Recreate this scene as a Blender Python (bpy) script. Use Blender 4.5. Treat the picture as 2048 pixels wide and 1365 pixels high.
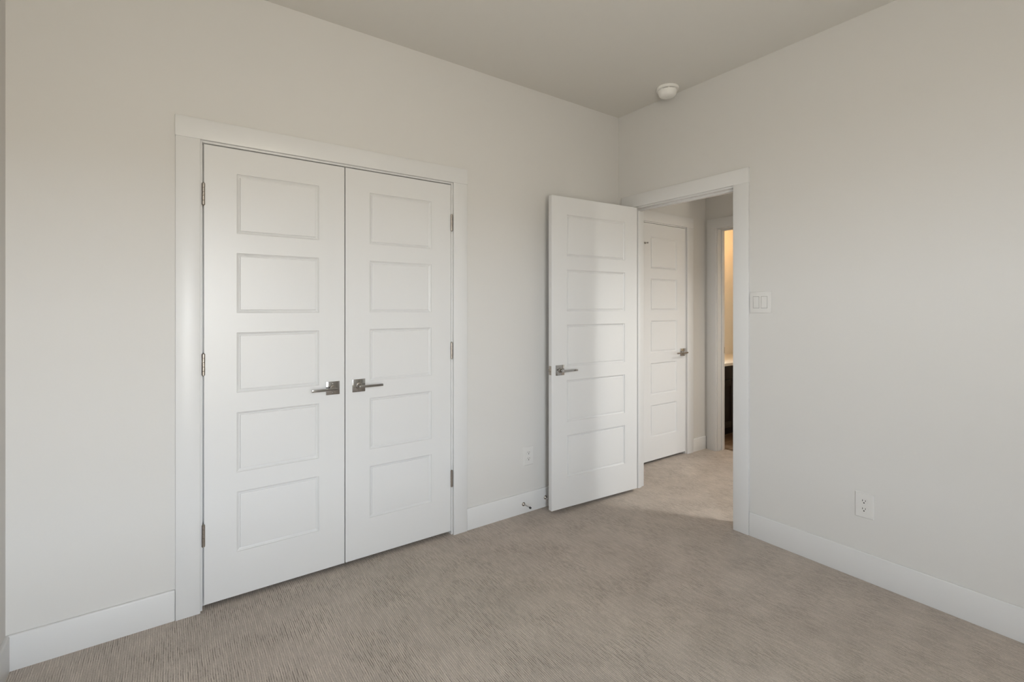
import bpy, bmesh, math
from mathutils import Vector, Matrix

for _o in list(bpy.data.objects):
    bpy.data.objects.remove(_o, do_unlink=True)
SC = bpy.context.scene
COL = SC.collection
R = math.radians

# ------------------------------------------------------------------ camera
cam_d = bpy.data.cameras.new('camera')
cam = bpy.data.objects.new('camera', cam_d)
COL.objects.link(cam)
cam_d.sensor_width = 36.0
cam_d.lens = 960.33 / 2048 * 36.0
cam_d.shift_y = (616.75 - 682.5) / 2048
cam_d.clip_start = 0.02
cam.location = (-2.7564, -2.4958, 1.3245)
cam.rotation_euler = (R(90), 0, R(54.654 - 90))
SC.camera = cam

# ------------------------------------------------------------------ world: sky above, ground below
W = bpy.data.worlds.new('sky')
SC.world = W
W.use_nodes = True
wt = W.node_tree
for n in list(wt.nodes):
    wt.nodes.remove(n)
wo = wt.nodes.new('ShaderNodeOutputWorld')
wb = wt.nodes.new('ShaderNodeBackground')
wr = wt.nodes.new('ShaderNodeValToRGB')
ws = wt.nodes.new('ShaderNodeSeparateXYZ')
wc = wt.nodes.new('ShaderNodeTexCoord')
wm = wt.nodes.new('ShaderNodeMath'); wm.operation = 'MULTIPLY_ADD'
wm.inputs[1].default_value = 0.5; wm.inputs[2].default_value = 0.5
wt.links.new(wc.outputs['Generated'], ws.inputs[0])
wt.links.new(ws.outputs['Z'], wm.inputs[0])
wt.links.new(wm.outputs[0], wr.inputs[0])
wt.links.new(wr.outputs[0], wb.inputs[0])
wt.links.new(wb.outputs[0], wo.inputs[0])
cr = wr.color_ramp
cr.elements[0].position = 0.0
cr.elements[0].color = (0.43, 0.40, 0.335, 1)      # lawn and houses opposite
cr.elements[1].position = 0.505
cr.elements[1].color = (0.43, 0.40, 0.345, 1)
for p_, c_ in ((0.5175, (0.90, 0.96, 1.02)), (0.587, (0.90, 0.96, 1.02)), (0.655, (0.42, 0.46, 0.50)), (1.0, (0.32, 0.37, 0.44))):
    cr.elements.new(p_).color = (*c_, 1)
wb.inputs[1].default_value = 40.0

def portal(name, loc, rot, sx, sy):
    d = bpy.data.lights.new(name, 'AREA')
    d.shape = 'RECTANGLE'; d.size = sx; d.size_y = sy
    d.cycles.is_portal = True
    o = bpy.data.objects.new(name, d)
    COL.objects.link(o); o.location = loc; o.rotation_euler = rot
    return o

# window positions (all outside the picture): bedroom front wall, far end of the hall, one added at the side
W1 = dict(x0=-3.08, x1=-2.28, z0=0.50, z1=2.10)
W3 = dict(y0=-3.08, y1=-2.68, z0=1.48, z1=2.42)  # invented side window, added to brighten the right wall
XL, YF = -3.25, -3.55           # left wall and front wall of the bedroom
W2 = dict(x0=1.52, x1=1.82, z0=0.30, z1=2.00)
HALL_END = -3.1
portal('bedroom_window_daylight', ((W1['x0'] + W1['x1']) / 2, YF - 0.11, (W1['z0'] + W1['z1']) / 2), (R(90), 0, 0), W1['x1'] - W1['x0'], W1['z1'] - W1['z0'])
portal('hall_window_daylight', ((W2['x0'] + W2['x1']) / 2, HALL_END - 0.11, (W2['z0'] + W2['z1']) / 2), (R(90), 0, 0), W2['x1'] - W2['x0'], W2['z1'] - W2['z0'])
portal('added_side_daylight', (XL - 0.11, (W3['y0'] + W3['y1']) / 2, (W3['z0'] + W3['z1']) / 2), (0, R(-90), 0), W3['z1'] - W3['z0'], W3['y1'] - W3['y0'])
bl = bpy.data.lights.new('bathroom_lamp', 'POINT')
bl.color = (1.0, 0.56, 0.21); bl.energy = 10.5; bl.shadow_soft_size = 0.09
blo = bpy.data.objects.new('bathroom_lamp', bl); COL.objects.link(blo); blo.location = (2.55, 0.30, 2.15)

hl = bpy.data.lights.new('hall_fill_spot', 'SPOT')        # added spot without a fixture, brightens hall door, walls and carpet
hl.color = (1.0, 0.95, 0.87); hl.energy = 150; hl.shadow_soft_size = 0.14
hl.spot_size = R(136); hl.spot_blend = 0.6
hlo = bpy.data.objects.new('hall_fill_spot', hl); COL.objects.link(hlo); hlo.location = (0.78, -1.95, 2.72)

SC.view_settings.view_transform = 'Standard'
SC.view_settings.look = 'None'
SC.view_settings.gamma = 1.0
SC.view_settings.exposure = 0.0
SC.view_settings.use_curve_mapping = False
SC.cycles.use_denoising = True
SC.cycles.max_bounces = 14
SC.cycles.diffuse_bounces = 10
SC.cycles.sample_clamp_indirect = 6.0

# ------------------------------------------------------------------ materials
def mat(name, col, rough=0.5, metal=0.0, spec=0.5, bump=None):
    m = bpy.data.materials.new(name); m.use_nodes = True
    nt = m.node_tree; b = nt.nodes['Principled BSDF']
    b.inputs['Base Color'].default_value = (*col, 1)
    b.inputs['Roughness'].default_value = rough
    b.inputs['Metallic'].default_value = metal
    b.inputs['Specular IOR Level'].default_value = spec
    if bump:
        scale, strength, dist = bump
        tc = nt.nodes.new('ShaderNodeTexCoord')
        nz = nt.nodes.new('ShaderNodeTexNoise')
        nz.inputs['Scale'].default_value = scale; nz.inputs['Detail'].default_value = 3
        bp = nt.nodes.new('ShaderNodeBump')
        bp.inputs['Strength'].default_value = strength; bp.inputs['Distance'].default_value = dist
        nt.links.new(tc.outputs['Object'], nz.inputs['Vector'])
        nt.links.new(nz.outputs['Fac'], bp.inputs['Height'])
        nt.links.new(bp.outputs['Normal'], b.inputs['Normal'])
    return m

M_WALL = mat('wall_paint', (0.620, 0.609, 0.588), 0.75, spec=0.3, bump=(120, 0.06, 0.002))
M_CEIL = mat('ceiling_paint', (0.665, 0.648, 0.612), 0.85, spec=0.2, bump=(90, 0.06, 0.002))
M_TRIM = mat('trim_paint', (0.665, 0.664, 0.659), 0.38, spec=0.45)
M_DOOR = mat('door_paint', (0.665, 0.664, 0.659), 0.36, spec=0.45, bump=(60, 0.02, 0.001))
M_CHROME = mat('polished_chrome', (0.47, 0.46, 0.45), 0.10, metal=1.0)
M_NICKEL = mat('satin_nickel', (0.42, 0.38, 0.34), 0.34, metal=1.0)
M_PLATE = mat('white_plastic', (0.655, 0.645, 0.625), 0.32)
M_SLOT = mat('dark_slot', (0.015, 0.013, 0.012), 0.6)
M_RUBBER = mat('black_rubber', (0.03, 0.03, 0.03), 0.7)
M_GREY = mat('grey_rubber', (0.30, 0.295, 0.285), 0.6)
M_DETECT = mat('detector_plastic', (0.78, 0.77, 0.74), 0.45)
M_CAB = mat('dark_stained_wood', (0.012, 0.008, 0.006), 0.6, spec=0.25)
M_COUNTER = mat('pale_stone_counter', (0.80, 0.74, 0.64), 0.25)
M_WARM = mat('bathroom_paint', (0.70, 0.66, 0.58), 0.75, spec=0.3)

def mat_carpet():
    m = bpy.data.materials.new('ribbed_carpet'); m.use_nodes = True
    nt = m.node_tree; L = nt.links; N = nt.nodes
    b = N['Principled BSDF']
    b.inputs['Roughness'].default_value = 0.95
    b.inputs['Specular IOR Level'].default_value = 0.1
    def node(t, **k):
        n = N.new(t)
        for a, v in k.items():
            setattr(n, a, v)
        return n
    def math_(op, a, b_=None, c=None, clamp=False):
        n = node('ShaderNodeMath', operation=op); n.use_clamp = clamp
        for i, v in enumerate((a, b_, c)):
            if v is None: continue
            if isinstance(v, (int, float)): n.inputs[i].default_value = v
            else: L.new(v, n.inputs[i])
        return n.outputs[0]
    def mapr(v, a, b_, c=0.0, d=1.0):
        n = node('ShaderNodeMapRange'); n.interpolation_type = 'SMOOTHSTEP'
        L.new(v, n.inputs[0])
        for i, x in enumerate((a, b_, c, d)): n.inputs[1 + i].default_value = x
        return n.outputs[0]
    def noise(scale_xyz, scale=1.0, detail=2.0, rough=0.5):
        mp = node('ShaderNodeMapping'); mp.inputs['Scale'].default_value = scale_xyz
        L.new(geo.outputs['Position'], mp.inputs[0])
        n = node('ShaderNodeTexNoise'); n.inputs['Scale'].default_value = scale
        n.inputs['Detail'].default_value = detail; n.inputs['Roughness'].default_value = rough
        L.new(mp.outputs[0], n.inputs['Vector'])
        return n.outputs['Fac']
    geo = node('ShaderNodeNewGeometry')
    sx = node('ShaderNodeSeparateXYZ'); L.new(geo.outputs['Position'], sx.inputs[0])
    # ribs run along y; slight wander across x
    wob = noise((7, 7, 1), 1.0, 2.0)
    wob2 = noise((40, 22, 1), 1.0, 1.0)
    xx = math_('MULTIPLY_ADD', wob, 0.008, sx.outputs['X'])
    xx = math_('MULTIPLY_ADD', wob2, 0.0016, xx)
    ph = math_('MULTIPLY', xx, 2 * math.pi / RIB)
    rib = math_('MULTIPLY_ADD', math_('SINE', ph), 0.5, 0.5)         # 0 in the groove, 1 on the rib
    groove = math_('SUBTRACT', 1.0, mapr(rib, 0.02, 0.30))
    dash = mapr(noise((135, 24, 1), 1.0, 2.0, 0.6), 0.44, 0.60)     # where a groove opens
    dash2 = mapr(noise((110, 13, 1), 1.0, 2.0, 0.5), 0.44, 0.60)
    patch = mapr(noise((5, 7, 1), 1.0, 2.0), 0.35, 0.65)
    dark = math_('MULTIPLY', groove, math_('MULTIPLY', math_('MULTIPLY_ADD', dash, 0.85, 0.15), math_('MULTIPLY_ADD', patch, 0.75, 0.25)))
    crest = math_('MULTIPLY', mapr(rib, 0.60, 0.98), dash2)
    fibre = noise((700, 420, 700), 1.0, 3.0, 0.7)
    tuft = noise((260, 150, 1), 1.0, 2.0, 0.65)
    cloud = noise((2.1, 2.6, 1), 1.0, 3.0, 0.55)
    tone = noise((14, 8, 1), 1.0, 2.0)
    val = math_('MULTIPLY_ADD', cloud, 0.44, 0.78)
    val = math_('MULTIPLY', val, math_('MULTIPLY_ADD', tone, 0.20, 0.90))
    val = math_('MULTIPLY', val, math_('MULTIPLY_ADD', fibre, 0.60, 0.70))
    val = math_('MULTIPLY', val, math_('MULTIPLY_ADD', tuft, 0.60, 0.70))
    val = math_('MULTIPLY', val, math_('MULTIPLY_ADD', dark, -0.66, 1.0))
    val = math_('MULTIPLY', val, math_('MULTIPLY_ADD', crest, 0.30, 0.95))
    rgb = node('ShaderNodeRGB'); rgb.outputs[0].default_value = (*CARPET, 1)
    mul = node('ShaderNodeVectorMath', operation='SCALE')
    L.new(rgb.outputs[0], mul.inputs[0]); L.new(val, mul.inputs['Scale'])
    L.new(mul.outputs[0], b.inputs['Base Color'])
    hgt = math_('ADD', math_('MULTIPLY', rib, 0.4), math_('ADD', math_('MULTIPLY', fibre, 0.6), math_('MULTIPLY', dark, -0.6)))
    bp = node('ShaderNodeBump'); bp.inputs['Strength'].default_value = 0.55
    bp.inputs['Distance'].default_value = 0.004
    L.new(hgt, bp.inputs['Height']); L.new(bp.outputs[0], b.inputs['Normal'])
    return m
RIB = 0.0074
CARPET = (0.488, 0.432, 0.382)
M_CARPET = mat_carpet()

def mat_planks():
    m = bpy.data.materials.new('wood_look_floor'); m.use_nodes = True
    nt = m.node_tree; L = nt.links; N = nt.nodes; b = N['Principled BSDF']
    b.inputs['Roughness'].default_value = 0.35
    g = N.new('ShaderNodeNewGeometry')
    br = N.new('ShaderNodeTexBrick')
    br.inputs['Color1'].default_value = (0.13, 0.08, 0.045, 1)
    br.inputs['Color2'].default_value = (0.10, 0.06, 0.034, 1)
    br.inputs['Mortar'].default_value = (0.30, 0.22, 0.14, 1)
    br.inputs['Scale'].default_value = 1.0
    br.inputs['Mortar Size'].default_value = 0.004
    br.inputs['Brick Width'].default_value = 0.9
    br.inputs['Row Height'].default_value = 0.15
    L.new(g.outputs['Position'], br.inputs['Vector']); L.new(br.outputs[0], b.inputs['Base Color'])
    return m
M_PLANK = mat_planks()

def mat_glass():
    m = bpy.data.materials.new('window_glass'); m.use_nodes = True
    nt = m.node_tree; N = nt.nodes; L = nt.links
    N.remove(N['Principled BSDF'])
    t = N.new('ShaderNodeBsdfTransparent'); g = N.new('ShaderNodeBsdfGlossy'); g.inputs['Roughness'].default_value = 0.02
    x = N.new('ShaderNodeMixShader'); x.inputs[0].default_value = 0.06
    L.new(t.outputs[0], x.inputs[1]); L.new(g.outputs[0], x.inputs[2]); L.new(x.outputs[0], N['Material Output'].inputs[0])
    return m
M_GLASS = mat_glass()

# ------------------------------------------------------------------ mesh helpers
def box(bm, x0, x1, y0, y1, z0, z1, bev=0.0, seg=2):
    t = bmesh.new()
    bmesh.ops.create_cube(t, size=1.0)
    bmesh.ops.scale(t, vec=(x1 - x0, y1 - y0, z1 - z0), verts=t.verts)
    bmesh.ops.translate(t, vec=((x0 + x1) / 2, (y0 + y1) / 2, (z0 + z1) / 2), verts=t.verts)
    if bev:
        bmesh.ops.bevel(t, geom=list(t.edges), offset=bev, segments=seg, affect='EDGES', profile=0.5)
    merge(bm, t)

def merge(bm, t, M=None):
    me = bpy.data.meshes.new('tmp')
    t.to_mesh(me); t.free()
    if M is not None:
        me.transform(M)
    bm.from_mesh(me)
    bpy.data.meshes.remove(me)

def lathe(bm, prof, axis='Z', loc=(0, 0, 0), n=32):
    """prof: (radius, height) pairs turned about an axis."""
    t = bmesh.new()
    rings = []
    for r, h in prof:
        if r < 1e-6:
            rings.append([t.verts.new((0, 0, h))])
        else:
            rings.append([t.verts.new((r * math.cos(2 * math.pi * k / n), r * math.sin(2 * math.pi * k / n), h)) for k in range(n)])
    for a, b in zip(rings, rings[1:]):
        for k in range(n):
            k2 = (k + 1) % n
            if len(a) == 1 and len(b) == 1: continue
            if len(a) == 1: t.faces.new((a[0], b[k2], b[k]))
            elif len(b) == 1: t.faces.new((a[k], a[k2], b[0]))
            else: t.faces.new((a[k], a[k2], b[k2], b[k]))
    bmesh.ops.recalc_face_normals(t, faces=t.faces)
    M = Matrix.Translation(loc)
    if axis == '-Y': M = M @ Matrix.Rotation(R(90), 4, 'X')      # height goes to -y
    elif axis == 'X': M = M @ Matrix.Rotation(R(90), 4, 'Y')
    elif axis == '-X': M = M @ Matrix.Rotation(R(-90), 4, 'Y')
    merge(bm, t, M)

def cyl(bm, r, h0, h1, axis='Z', loc=(0, 0, 0), n=24, bev=0.0):
    b = min(bev, r * 0.5)
    p = [(0, h0), (r - b, h0), (r, h0 + b), (r, h1 - b), (r - b, h1), (0, h1)] if b else [(0, h0), (r, h0), (r, h1), (0, h1)]
    lathe(bm, p, axis, loc, n)

def obj(name, bm, m, parent=None, loc=(0, 0, 0), rot=(0, 0, 0), smooth=32):
    me = bpy.data.meshes.new(name)
    bm.to_mesh(me); bm.free()
    me.materials.append(m)
    if smooth:
        for p in me.polygons: p.use_smooth = True
        me.set_sharp_from_angle(angle=R(smooth))
    o = bpy.data.objects.new(name, me); COL.objects.link(o)
    o.location = loc; o.rotation_euler = rot
    if parent: o.parent = parent
    return o

def empty(name, loc=(0, 0, 0), rot=(0, 0, 0), parent=None):
    o = bpy.data.objects.new(name, None); COL.objects.link(o)
    o.empty_display_size = 0.05
    o.location = loc; o.rotation_euler = rot
    if parent: o.parent = parent
    return o

def tag(o, label, cat, group=None, kind=None):
    o['label'] = label; o['category'] = cat
    if group: o['group'] = group
    if kind: o['kind'] = kind
    return o

def part_label(o, label):
    o['label'] = label
    return o

def copy_tree(o, parent=None):
    c = o.copy(); COL.objects.link(c)
    if parent: c.parent = parent
    for ch in list(o.children): copy_tree(ch, c)
    return c

def boxes(name, m, lst, label, cat, kind='structure'):
    bm = bmesh.new()
    for b in lst: box(bm, *b)
    return tag(obj(name, bm, m, smooth=0), label, cat, kind=kind)

# ------------------------------------------------------------------ room shell
H = 2.7622
WT = 0.115
HALL_Y = -1.32                  # the hall widens here
HALL_X = 2.3
HX = 1.365                      # hall end wall with the bathroom door
HY = 0.153                      # hall wall with the single door
BX1, BY0, BY1 = 3.3, -1.2, 0.74 # bathroom

boxes('floor', M_CARPET, [(XL - WT, HX + 0.118, YF - WT, 0.95, -0.10, 0.0), (HX + 0.118, HALL_X + WT, YF - WT, BY0 - WT, -0.10, 0.0)],
      'taupe ribbed loop carpet running from the bedroom into the hall', 'floor')
boxes('floor_bathroom', M_PLANK, [(HX + 0.118, BX1 + WT, BY0 - WT, BY1 + WT, -0.10, -0.002)],
      'dark brown plank floor beyond the bathroom doorway', 'floor')
boxes('ceiling', M_CEIL, [(XL - WT, BX1 + WT, YF - WT, 0.95, H, H + 0.1)],
      'plain greige painted bedroom ceiling carrying the smoke detector', 'ceiling')

# closet opening in the back wall, entry opening in the right wall
CO = (-2.6625, -1.4055, 2.066)   # rough opening x0, x1, top
EO = (-0.927, -0.125, 2.068)     # rough opening y0, y1, top
boxes('wall_back', M_WALL, [(XL - WT, CO[0], 0, WT, 0, H), (CO[1], 0, 0, WT, 0, H), (CO[0], CO[1], 0, WT, CO[2], H)],
      'greige wall with the white double closet doors', 'wall')
boxes('wall_right', M_WALL, [(0, WT, YF, EO[0], 0, H), (0, WT, EO[1], HY, 0, H), (0, WT, EO[0], EO[1], EO[2], H)],
      'greige wall with the entry doorway and the double light switch', 'wall')
boxes('wall_left', M_WALL, [(XL - WT, XL, YF, W3['y0'], 0, H), (XL - WT, XL, W3['y1'], 0, 0, H),
                            (XL - WT, XL, W3['y0'], W3['y1'], 0, W3['z0']), (XL - WT, XL, W3['y0'], W3['y1'], W3['z1'], H)],
      'greige side wall seen edge on beside the closet wall', 'wall')
boxes('wall_front', M_WALL, [(XL - WT, W1['x0'], YF - WT, YF, 0, H), (W1['x1'], WT, YF - WT, YF, 0, H),
                             (W1['x0'], W1['x1'], YF - WT, YF, 0, W1['z0']), (W1['x0'], W1['x1'], YF - WT, YF, W1['z1'], H)], 'greige bedroom wall facing the closet', 'wall')
boxes('wall_closet', M_WALL, [(XL - WT, XL, WT, 0.80, 0, H), (XL, -0.6, 0.70, 0.80, 0, H), (-0.7, -0.6, WT, 0.70, 0, H)],
      'inner walls of the closet behind the double doors', 'wall')
HD = (0.4285, 1.0665, 2.066)     # hall door rough opening
BD = (-0.735, 0.046, 2.068)      # bathroom door rough opening
boxes('wall_hall', M_WALL, [(0, HD[0], HY, HY + WT, 0, H), (HD[1], HX + WT, HY, HY + WT, 0, H), (HD[0], HD[1], HY, HY + WT, HD[2], H),
                            (HD[0] - 0.1, HD[1] + 0.1, 0.80, 0.9, 0, H), (HD[0] - 0.1, HD[0] - 0.0, HY + WT, 0.80, 0, H), (HD[1], HD[1] + 0.1, HY + WT, 0.80, 0, H)],
      'greige hall wall with the single white closet door', 'wall')
boxes('wall_bathroom', M_WALL, [(HX, HX + WT, BD[1], HY, 0, H), (HX, HX + WT, HALL_Y, BD[0], 0, H), (HX, HX + WT, BD[0], BD[1], BD[2], H)],
      'shaded greige hall wall with the bathroom doorway', 'wall')
boxes('wall_hall_end', M_WALL, [(WT, W2['x0'], HALL_END - WT, HALL_END, 0, H), (W2['x1'], HALL_X + WT, HALL_END - WT, HALL_END, 0, H),
                                (W2['x0'], W2['x1'], HALL_END - WT, HALL_END, 0, W2['z0']), (W2['x0'], W2['x1'], HALL_END - WT, HALL_END, W2['z1'], H),
                                (HALL_X, HALL_X + WT, HALL_END, HALL_Y, 0, H)],
      'greige walls closing the far end of the hall', 'wall')
for nm, bx_, lb in (('wall_vanity', (HX + WT, BX1 + WT, BY1, BY1 + WT, 0, H), 'cream bathroom wall behind the vanity in warm lamp light'),
                    ('wall_bathroom_far', (BX1, BX1 + WT, BY0, BY1, 0, H), 'cream far wall of the bathroom'),
                    ('wall_bathroom_side', (HX + WT, BX1 + WT, BY0 - WT, BY0, 0, H), 'cream bathroom wall opposite the vanity')):
    boxes(nm, M_WARM, [bx_], lb, 'wall')

# windows (outside the picture)
def window(name, cx, cy, cz, w, h, rotz, label):
    r = tag(empty(name, (cx, cy, cz), (0, 0, rotz)), label, 'window', kind='structure')
    bm = bmesh.new()
    for x0, x1, z0, z1 in ((-w/2, w/2, -h/2, -h/2 + .04), (-w/2, w/2, h/2 - .04, h/2), (-w/2, -w/2 + .04, -h/2 + .04, h/2 - .04), (w/2 - .04, w/2, -h/2 + .04, h/2 - .04), (-w/2 + .04, w/2 - .04, -.02, .02)):
        box(bm, x0, x1, -.03, .03, z0, z1)
    obj('window_frame', bm, M_TRIM, r, smooth=0)
    bm = bmesh.new(); box(bm, -w/2 + .04, w/2 - .04, -.003, .003, -h/2 + .04, h/2 - .04)
    obj('window_pane', bm, M_GLASS, r, smooth=0)
window('window_1', (W1['x0'] + W1['x1']) / 2, YF - 0.07, (W1['z0'] + W1['z1']) / 2, W1['x1'] - W1['x0'], W1['z1'] - W1['z0'], 0, 'white framed bedroom window in the wall facing the closet')
window('window_2', (W2['x0'] + W2['x1']) / 2, HALL_END - 0.07, (W2['z0'] + W2['z1']) / 2, W2['x1'] - W2['x0'], W2['z1'] - W2['z0'], 0, 'white framed window at the end of the hall')
window('window_added', XL - 0.07, (W3['y0'] + W3['y1']) / 2, (W3['z0'] + W3['z1']) / 2, W3['y1'] - W3['y0'], W3['z1'] - W3['z0'], R(90), 'added unseen window in the side wall, brightening the entry wall')

# ------------------------------------------------------------------ baseboards
def board(name, x0, x1, y0, y1, h, label):
    bm = bmesh.new()
    box(bm, x0, x1, y0, y1, -0.01, h, bev=0.006, seg=3)
    return tag(obj(name, bm, M_TRIM), label, 'baseboard', kind='structure')
BT = 0.013
board('baseboard_back', XL, -2.7435, -BT, 0.004, 0.1295, 'white baseboard between side wall and closet casing')
board('baseboard_back_corner', -1.3225, -0.001, -BT, 0.004, 0.1285, 'white baseboard under the outlet behind the open door')
board('baseboard_right', -BT, 0.004, YF, -1.0118, 0.136, 'long white baseboard below the switch and outlet wall')
board('baseboard_left', XL - 0.004, XL + BT, YF, 0.004, 0.1290, 'white baseboard seen edge on along the side wall')
board('baseboard_front', XL, 0, YF - 0.004, YF + BT, 0.1295, 'white baseboard along the wall facing the closet')
board('baseboard_hall', 1.158, HX, HY - BT, HY + 0.004, 0.118, 'short white baseboard beside the hall closet door')

# ------------------------------------------------------------------ trim: casing + jamb sets
def casing_set(name, loc, rotz, x0, x1, top, cw, label, jd=WT, reveal=0.008, th=0.017, stop=None, outer=None, oversail=0.0012):
    """Local frame: wall face y=0, room side is -y, opening from x0 to x1 (casing inner edges)."""
    r = tag(empty(name, loc, (0, 0, rotz)), label, 'door trim', kind='structure')
    ol, orr = outer or (x0 - cw, x1 + cw)
    bm = bmesh.new(); box(bm, ol - oversail, orr + oversail, -th - 0.0012, 0.003, top, top + cw, bev=0.0015); obj('head_casing', bm, M_TRIM, r)
    bm = bmesh.new(); box(bm, ol, x0, -th, 0.003, -0.01, top, bev=0.0018); obj('side_casing', bm, M_TRIM, r)
    bm = bmesh.new(); box(bm, x1, orr, -th, 0.003, -0.01, top, bev=0.0018); obj('side_casing', bm, M_TRIM, r)
    jl, jr, jt = x0 + reveal, x1 - reveal, top - reveal
    bm = bmesh.new(); box(bm, jl - 0.018, jl, 0.0, jd, -0.01, jt + 0.018, bev=0.0008); obj('side_jamb', bm, M_TRIM, r)
    bm = bmesh.new(); box(bm, jr, jr + 0.018, 0.0, jd, -0.01, jt + 0.018, bev=0.0008); obj('side_jamb', bm, M_TRIM, r)
    bm = bmesh.new(); box(bm, jl, jr, 0.0, jd, jt, jt + 0.018, bev=0.0008); obj('head_jamb', bm, M_TRIM, r)
    if stop:
        s0, s1 = stop
        bm = bmesh.new()
        box(bm, jl, jl + 0.011, s0, s1, 0, jt, bev=0.001); box(bm, jr - 0.011, jr, s0, s1, 0, jt, bev=0.001); box(bm, jl + 0.011, jr - 0.011, s0, s1, jt - 0.011, jt, bev=0.001)
        obj('door_stop_strip', bm, M_TRIM, r)
    return r

casing_set('trim_1', (0, 0, 0), 0, -2.6545, -1.4135, 2.0582, 0.0885, 'wide white casing around the double closet doors', stop=(0.039, 0.075), outer=(-2.7428, -1.3232))
# entry: local x runs along -y of the room, local -y looks into the bedroom (-x)
casing_set('trim_2', (0, 0, 0), R(-90), 0.137, 0.9175, 2.0585, 0.0885, 'white casing and jamb of the open entry doorway', stop=(0.040, 0.076), outer=(0.0483, 1.0108))
casing_set('trim_3', (0, HY, 0), 0, 0.4355, 1.0625, 2.0590, 0.0885, 'white casing around the single hall closet door', stop=(0.039, 0.075), outer=(0.347, 1.1535))
casing_set('trim_4', (HX, 0, 0), R(-90), -0.0345, 0.7265, 2.0640, 0.0885, 'shaded white casing of the bathroom doorway', stop=(0.055, 0.090), outer=(-0.1235, 0.815))

# ------------------------------------------------------------------ panel doors
def panel_face(bm, w, h, stile, zs, y, sgn):
    """One moulded face at depth y; sgn=-1 looks to -y. Panels: list of (z0, z1)."""
    c = 0.0015
    def v(x, z, d): return bm.verts.new((x, y - sgn * d, z))
    def quad(pts, ds):
        f = bm.faces.new([v(px, pz, d) for (px, pz), d in zip(pts, ds)])
        return f
    def rect(x0, x1, z0, z1, d=0.0):
        quad([(x0, z0), (x1, z0), (x1, z1), (x0, z1)], [d] * 4)
    x0, x1 = stile, w - stile
    rect(c, x0, c, h - c); rect(x1, w - c, c, h - c)
    zz = [c] + [z for p in zs for z in p] + [h - c]
    for a, b in zip(zz[0::2], zz[1::2]): rect(x0, x1, a, b)
    prof = PROFILE
    for z0, z1 in zs:
        rings = [((x0 + i, z0 + i, x1 - i, z1 - i), d) for i, d in prof]
        for (A, da), (B, db) in zip(rings, rings[1:]):
            ca = [(A[0], A[1]), (A[2], A[1]), (A[2], A[3]), (A[0], A[3])]
            cb = [(B[0], B[1]), (B[2], B[1]), (B[2], B[3]), (B[0], B[3])]
            for k in range(4):
                k2 = (k + 1) % 4
                quad([ca[k], ca[k2], cb[k2], cb[k]], [da, da, db, db])
        A, d = rings[-1]
        rect(A[0], A[2], A[1], A[3], d)
# inset from the panel edge, depth below the door face
PROFILE = [(0.0, 0.0), (0.0006, 0.0034), (0.0040, 0.0058), (0.0085, 0.0092), (0.0118, 0.0104), (0.0130, 0.0102), (0.0146, 0.0044), (0.0170, 0.0034)]

def door_leaf(name, w, h, t, stile, zs, loc, rot, label):
    bm = bmesh.new()
    panel_face(bm, w, h, stile, zs, 0.0, -1)
    panel_face(bm, w, h, stile, zs, t, 1)
    c = 0.0015
    f = [bm.verts.new(p) for p in ((c, 0, c), (w - c, 0, c), (w - c, 0, h - c), (c, 0, h - c))]
    g = [bm.verts.new(p) for p in ((0, c, 0), (w, c, 0), (w, c, h), (0, c, h))]
    k_ = [bm.verts.new(p) for p in ((0, t - c, 0), (w, t - c, 0), (w, t - c, h), (0, t - c, h))]
    l_ = [bm.verts.new(p) for p in ((c, t, c), (w - c, t, c), (w - c, t, h - c), (c, t, h - c))]
    for A, B in ((f, g), (g, k_), (k_, l_)):
        for i in range(4):
            j = (i + 1) % 4
            bm.faces.new((A[i], A[j], B[j], B[i]))
    bmesh.ops.remove_doubles(bm, verts=bm.verts, dist=1e-5)
    bmesh.ops.recalc_face_normals(bm, faces=bm.faces)
    o = obj(name, bm, M_DOOR, None, loc, rot, smooth=0)
    return tag(o, label, 'door', kind='structure')

ZP = [(0.198, 0.471), (0.559, 0.831), (0.920, 1.193), (1.281, 1.553), (1.641, 1.911)]

def lever(parent, x, z, direction, screws=True, y=0.0, face=-1, length=0.112):
    """Square-rosette lever; face -1 sits on the -y face."""
    root = empty('lever_handle', (x, y, z), (0, 0, 0 if face < 0 else math.pi), parent)
    part_label(root, 'polished chrome lever on a square rosette')
    s = 0.033
    bm = bmesh.new(); box(bm, -s, s, -0.0075, 0.0, -s, s, bev=0.0012); obj('rosette', bm, M_CHROME, root)
    bm = bmesh.new()
    lathe(bm, [(0.0, 0.007), (0.0165, 0.007), (0.0155, 0.011), (0.0105, 0.0135), (0.0100, 0.044), (0.0085, 0.052), (0.0085, 0.0555), (0.0, 0.0565)], '-Y', n=28)
    obj('neck', bm, M_CHROME, root)
    bm = bmesh.new()
    x0, x1 = -0.0115, length
    if direction < 0: x0, x1 = -length, 0.0115
    box(bm, x0, x1, -0.0575, -0.0480, -0.0062, 0.0062, bev=0.0018, seg=3)
    obj('lever', bm, M_CHROME, root)
    if screws:
        for dz in (0.0225, -0.0225):
            bm = bmesh.new(); lathe(bm, [(0.0, 0.0072), (0.0036, 0.0074), (0.0030, 0.0092), (0.0, 0.0098)], '-Y', (0, 0, dz), n=16)
            obj('screw', bm, M_CHROME, root)
    return root

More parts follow.
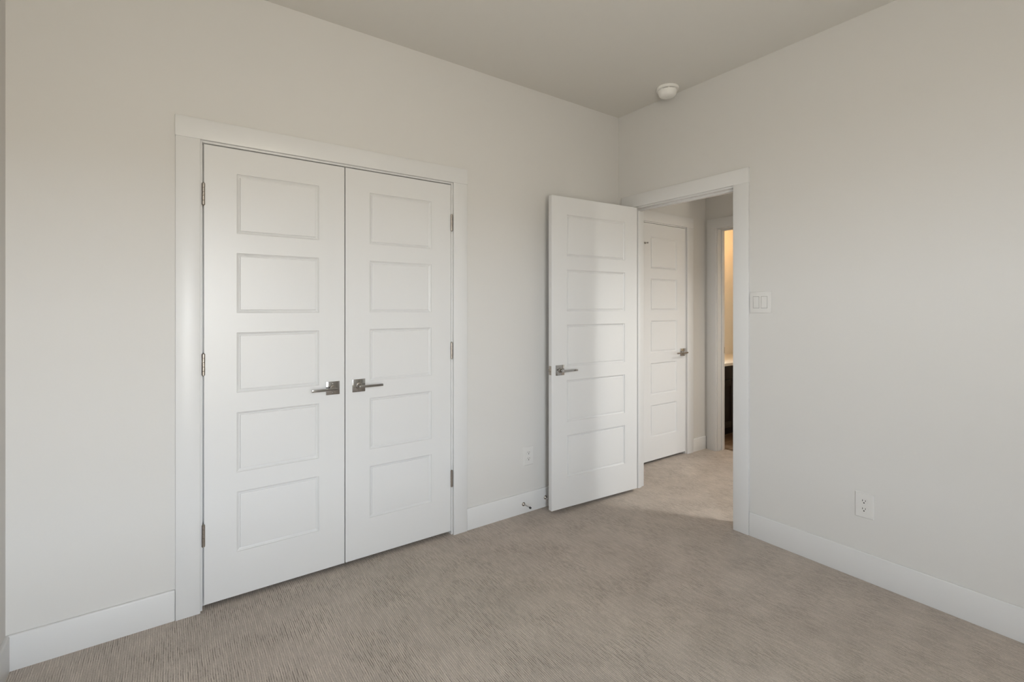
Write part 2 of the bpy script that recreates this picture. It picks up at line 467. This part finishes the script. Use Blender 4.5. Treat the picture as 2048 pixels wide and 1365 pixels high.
def hinge_mesh(L=0.0945, r=0.0066):
    bm = bmesh.new()
    seg = L / 5
    for k in range(5):
        z0 = -L / 2 + k * seg
        cyl(bm, r, z0 + 0.0003, z0 + seg - 0.0003, 'Z', n=20, bev=0.0006)
    lathe(bm, [(0.0, L/2), (0.0045, L/2), (0.0052, L/2 + 0.0015), (0.0030, L/2 + 0.003), (0.0, L/2 + 0.0033)], 'Z', n=16)
    lathe(bm, [(0.0, -L/2 - 0.0033), (0.0030, -L/2 - 0.003), (0.0052, -L/2 - 0.0015), (0.0045, -L/2), (0.0, -L/2)], 'Z', n=16)
    return bm
def hinge(parent, x, y, z):
    o = obj('hinge', hinge_mesh(), M_NICKEL, parent, (x, y, z))
    return part_label(o, 'satin nickel hinge knuckle')

ZB = 0.0209
LW, LH, LT = 0.6061, 2.0238, 0.035
dl = door_leaf('door_1', LW, LH, LT, 0.1255, ZP, (-2.6407, 0, ZB), (0, 0, 0), 'closet door leaf nearest the side wall, lever pointing away from the corner')
dr = door_leaf('door_2', LW, LH, LT, 0.1255, ZP, (-2.0303, 0, ZB), (0, 0, 0), 'closet door leaf nearest the outlet, lever pointing to the corner')
for z in (1.8236, 1.0774, 0.3290):
    hinge(dl, -0.0019, -0.0060, z - ZB)
    hinge(dr, LW + 0.0017, -0.0060, z - ZB)
lever(dl, -2.0945 + 2.6410, 0.9225 - ZB, -1)
lever(dr, -1.9640 + 2.0306, 0.9235 - ZB, 1)
for p, x in ((dl, LW - 0.045), (dr, 0.055)):     # little ball catches on the top edge
    bm = bmesh.new(); box(bm, x - 0.011, x + 0.011, 0.006, 0.026, LH - 0.001, LH + 0.0016, bev=0.0004)
    obj('ball_catch', bm, M_SLOT, p)

ED = R(-3.83)
EL = door_leaf('door_3', 0.762, LH + 0.003, LT, 0.122, ZP, (-0.7735, -0.1397, 0.0235), (0, 0, ED), 'open white five-panel entry door swung against the outlet wall')
lever(EL, 0.062, 0.9235 - 0.0235, 1, screws=False, length=0.108)
lever(EL, 0.062, 0.9235 - 0.0235, -1, screws=False, y=LT, face=1, length=0.112)
bm = bmesh.new(); box(bm, -0.0012, 0.001, 0.0050, 0.0300, -0.029, 0.029, bev=0.0005)
fp = obj('latch_plate', bm, M_NICKEL, EL, (0, 0, 0.900)); part_label(fp, 'nickel latch plate on the door edge')
bm = bmesh.new(); box(bm, -0.0110, -0.001, 0.0110, 0.0240, -0.009, 0.009, bev=0.002)
obj('latch_bolt', bm, M_NICKEL, fp)
for z in (1.82, 1.08, 0.30):
    hinge(EL, 0.762 + 0.004, LT + 0.006, z - 0.0235)

HL = door_leaf('door_4', 0.609, LH, LT, 0.1255, ZP, (0.4445, HY, 0.0235), (0, 0, 0), 'closed white five-panel door in the hall')
lever(HL, 1.0060 - 0.4445, 0.9270 - 0.0235, -1, screws=False, length=0.145)
for z in (1.8236, 1.0774, 0.3290): hinge(HL, -0.002, -0.006, z - 0.0235)
bm = bmesh.new()                                    # hinge-pin stop over the top hinge
cyl(bm, 0.0085, 1.8735 - 0.0235, 1.8795 - 0.0235, 'Z', (-0.002, -0.006, 0), n=20, bev=0.0008)
box(bm, 0.004, 0.062, -0.0115, -0.0075, 1.8740 - 0.0235, 1.8785 - 0.0235, bev=0.0006)
cyl(bm, 0.0040, 0.0, 0.016, 'X', (0.034, -0.0095, 1.8760 - 0.0235), n=14)
ps = obj('hinge_pin_stop', bm, M_NICKEL, HL); part_label(ps, 'small nickel stop on the top hinge pin')
for x, z in ((0.043, 1.871), (0.074, 1.8765)):
    bm = bmesh.new(); cyl(bm, 0.0065, 0.0, 0.012, '-Y', (x, -0.003, z - 0.0235), n=16, bev=0.002); obj('bumper', bm, M_GREY, ps)
# strike plate lip at the hall door, strike in the bathroom jamb
bm = bmesh.new(); box(bm, -0.0030, 0.0030, -0.0025, 0.0100, -0.030, 0.030, bev=0.0008)
obj('strike_plate', bm, M_NICKEL, bpy.data.objects['trim_3'], (1.0563, 0.0, 0.9300))
bm = bmesh.new(); box(bm, -0.0010, 0.0012, -0.012, 0.010, -0.029, 0.029, bev=0.0005)
obj('strike_plate', bm, M_NICKEL, bpy.data.objects['trim_4'], (-0.0345 + 0.0085, 0.104, 0.930))

# ------------------------------------------------------------------ outlets and switch (local: wall face y=0, facing -y)
def outlet(loc, rotz, label):
    r = tag(empty('electrical_outlet', loc, (0, 0, rotz)), label, 'outlet', 'white duplex wall outlets')
    bm = bmesh.new()
    w, h, d = 0.0395, 0.0610, 0.0065
    t = bmesh.new()
    a = [t.verts.new(p) for p in ((-w, 0, -h), (w, 0, -h), (w, 0, h), (-w, 0, h))]
    b = [t.verts.new(p) for p in ((-w, -0.0025, -h), (w, -0.0025, -h), (w, -0.0025, h), (-w, -0.0025, h))]
    e_ = 0.0035
    c = [t.verts.new(p) for p in ((-w + e_, -d, -h + e_), (w - e_, -d, -h + e_), (w - e_, -d, h - e_), (-w + e_, -d, h - e_))]
    for A, B in ((a, b), (b, c)):
        for i in range(4):
            t.faces.new((A[i], A[(i + 1) % 4], B[(i + 1) % 4], B[i]))
    t.faces.new(c)
    bmesh.ops.recalc_face_normals(t, faces=t.faces)
    merge(bm, t)
    obj('cover_plate', bm, M_PLATE, r, smooth=0)
    for dz in (0.0195, -0.0195):
        bm = bmesh.new()
        t = bmesh.new()
        n = 32; ring = []
        for k in range(n):                                  # round face, flattened top and bottom
            x = 0.0172 * math.cos(2 * math.pi * k / n); z = 0.0172 * math.sin(2 * math.pi * k / n)
            ring.append((x, max(-0.0138, min(0.0138, z))))
        lo = [t.verts.new((x, -d + 0.001, z)) for x, z in ring]; hi = [t.verts.new((x * .97, -d - 0.0016, z * .97)) for x, z in ring]
        for k in range(n): t.faces.new((lo[k], lo[(k + 1) % n], hi[(k + 1) % n], hi[k]))
        t.faces.new(hi); bmesh.ops.recalc_face_normals(t, faces=t.faces)
        merge(bm, t)
        f = obj('receptacle', bm, M_PLATE, r, (0, 0, dz))
        bm = bmesh.new()
        box(bm, -0.0074, -0.0048, -d - 0.0020, -d - 0.0010, 0.0004, 0.0086)
        box(bm, 0.0048, 0.0074, -d - 0.0020, -d - 0.0010, 0.0012, 0.0080)
        cyl(bm, 0.0031, d + 0.0010, d + 0.0020, '-Y', (0, 0, -0.0062), n=16)
        obj('slots', bm, M_SLOT, f)
    bm = bmesh.new(); cyl(bm, 0.0026, d - 0.001, d + 0.0008, '-Y', n=14, bev=0.0004); obj('screw', bm, M_PLATE, r)
    return r
outlet((-0.8580, 0, 0.3618), 0, 'white duplex outlet on the closet wall beside the open door')
outlet((0, -1.5808, 0.3628), R(-90), 'white duplex outlet low on the wall below the light switch')

sw = tag(empty('light_switch', (0, -1.0745, 1.3580), (0, 0, R(-90))), 'white double rocker switch plate beside the entry casing', 'light switch')
bm = bmesh.new(); box(bm, -0.0615, 0.0615, -0.0065, 0.0, -0.0615, 0.0615, bev=0.0022); obj('cover_plate', bm, M_PLATE, sw)
for cx, tilt in ((-0.0230, 1), (0.0230, -1)):
    bm = bmesh.new()                                        # recess frame around the rocker
    for x0, x1, z0, z1 in ((-0.0182, 0.0182, 0.0322, 0.0345), (-0.0182, 0.0182, -0.0345, -0.0322), (-0.0182, -0.0162, -0.0322, 0.0322), (0.0162, 0.0182, -0.0322, 0.0322)):
        box(bm, cx + x0, cx + x1, -0.0068, -0.0060, z0, z1)
    fr = obj('rocker_gap', bm, mat('switch_gap', (0.36, 0.35, 0.335), 0.6) if tilt > 0 else bpy.data.materials['switch_gap'], sw, smooth=0)
    bm = bmesh.new(); box(bm, -0.0158, 0.0158, -0.0085, -0.002, -0.0318, 0.0318, bev=0.001)
    obj('rocker', bm, M_PLATE, sw, (cx, 0, 0), (R(2.2 * tilt), 0, 0))
    for dz in (0.0485, -0.0485):
        bm = bmesh.new(); cyl(bm, 0.0030, 0.0055, 0.0072, '-Y', (cx, 0, dz), n=14, bev=0.0004); box(bm, cx - 0.0004, cx + 0.0004, -0.0074, -0.007, dz - 0.0022, dz + 0.0022)
        obj('screw', bm, M_PLATE, sw)

# ------------------------------------------------------------------ baseboard door stops
def door_stop(loc, length, label):
    r = tag(empty('door_stop', loc), label, 'door stop', 'rod door stops on the baseboard')
    bm = bmesh.new(); lathe(bm, [(0.0, -0.0005), (0.0125, -0.0005), (0.0125, 0.002), (0.0090, 0.007), (0.0045, 0.010), (0.0, 0.010)], '-Y', n=24); obj('base_flange', bm, M_NICKEL, r)
    bm = bmesh.new(); cyl(bm, 0.0036, 0.008, length - 0.012, '-Y', n=18); obj('rod', bm, M_CHROME, r)
    bm = bmesh.new(); cyl(bm, 0.0066, length - 0.014, length, '-Y', n=20, bev=0.002); part_label(obj('bumper', bm, M_RUBBER, r), 'black rubber tip')
    return r
door_stop((-0.9045, -BT, 0.0600), 0.078, 'metal rod door stop in full view below the outlet')
door_stop((-0.7240, -BT, 0.0630), 0.090, 'metal rod door stop mostly hidden behind the open door')

# ------------------------------------------------------------------ smoke detector
sd = tag(empty('smoke_detector', (-0.1165, -0.5270, H)), 'round white smoke detector on the ceiling near the corner', 'smoke detector')
bm = bmesh.new(); lathe(bm, [(0.0, 0.0), (0.0700, 0.0), (0.0715, -0.004), (0.0715, -0.012), (0.0690, -0.0165), (0.0590, -0.0175), (0.0, -0.0175)], n=48); obj('mounting_base', bm, M_DETECT, sd)
bm = bmesh.new(); lathe(bm, [(0.0, -0.0170), (0.0545, -0.0170), (0.0545, -0.0215), (0.0, -0.0215)], n=48); part_label(obj('vent_gap', bm, M_SLOT, sd), 'dark vent slot around the cover')
bm = bmesh.new(); lathe(bm, [(0.0, -0.0205), (0.0590, -0.0205), (0.0600, -0.0230), (0.0580, -0.0340), (0.0530, -0.0470), (0.0450, -0.0560), (0.0330, -0.0610), (0.0, -0.0625)], n=48)
cv = obj('cover', bm, M_DETECT, sd)
bm = bmesh.new(); lathe(bm, [(0.0, -0.0605), (0.0120, -0.0605), (0.0115, -0.0640), (0.0, -0.0645)], n=24); obj('test_button', bm, M_DETECT, cv, (-0.012, -0.004, 0))
bm = bmesh.new(); box(bm, -0.003, 0.003, -0.005, 0.005, -0.0022, 0.0022)
vb = obj('vent_bridge', bm, M_DETECT, sd, smooth=0)
for k in range(8):
    a = 2 * math.pi * k / 8
    v_ = vb if k == 0 else vb.copy()
    if k: COL.objects.link(v_)
    v_.location = (0.0560 * math.cos(a), 0.0560 * math.sin(a), -0.0193); v_.rotation_euler = (0, 0, a)

# ------------------------------------------------------------------ bathroom vanity
VX0, VX1, VY0, VZ = 1.56, 2.90, 0.235, 0.765
va = tag(empty('bathroom_vanity', (VX0, BY1 - 0.002, 0)), 'dark wood vanity cabinet seen through the bathroom doorway', 'vanity')
dep = BY1 - VY0
bm = bmesh.new(); box(bm, 0, VX1 - VX0, -dep + 0.020, 0, 0.09, VZ - 0.03); box(bm, 0.01, VX1 - VX0 - 0.01, -dep + 0.085, 0, 0.0, 0.09); obj('body', bm, M_CAB, va, smooth=0)
nd = 3
for k in range(nd):
    x0 = k * (VX1 - VX0) / nd + 0.004; x1 = (k + 1) * (VX1 - VX0) / nd - 0.004
    bm = bmesh.new(); box(bm, x0, x1, -dep, -dep + 0.019, VZ - 0.17, VZ - 0.04, bev=0.002); obj('drawer', bm, M_CAB, va)
    bm = bmesh.new()
    for a, b, z0, z1 in ((x0, x0 + 0.06, 0.10, VZ - 0.178), (x1 - 0.06, x1, 0.10, VZ - 0.178), (x0 + 0.06, x1 - 0.06, 0.10, 0.16), (x0 + 0.06, x1 - 0.06, VZ - 0.238, VZ - 0.178)):
        box(bm, a, b, -dep, -dep + 0.019, z0, z1, bev=0.0015)
    box(bm, x0 + 0.06, x1 - 0.06, -dep + 0.010, -dep + 0.018, 0.16, VZ - 0.238)
    obj('door', bm, M_CAB, va)
bm = bmesh.new(); box(bm, VX0 - 0.012, VX1 + 0.012, VY0 - 0.02, BY1 - 0.001, VZ - 0.03, VZ, bev=0.003)
tag(obj('vanity_countertop', bm, M_COUNTER), 'pale countertop on the dark bathroom vanity', 'countertop')
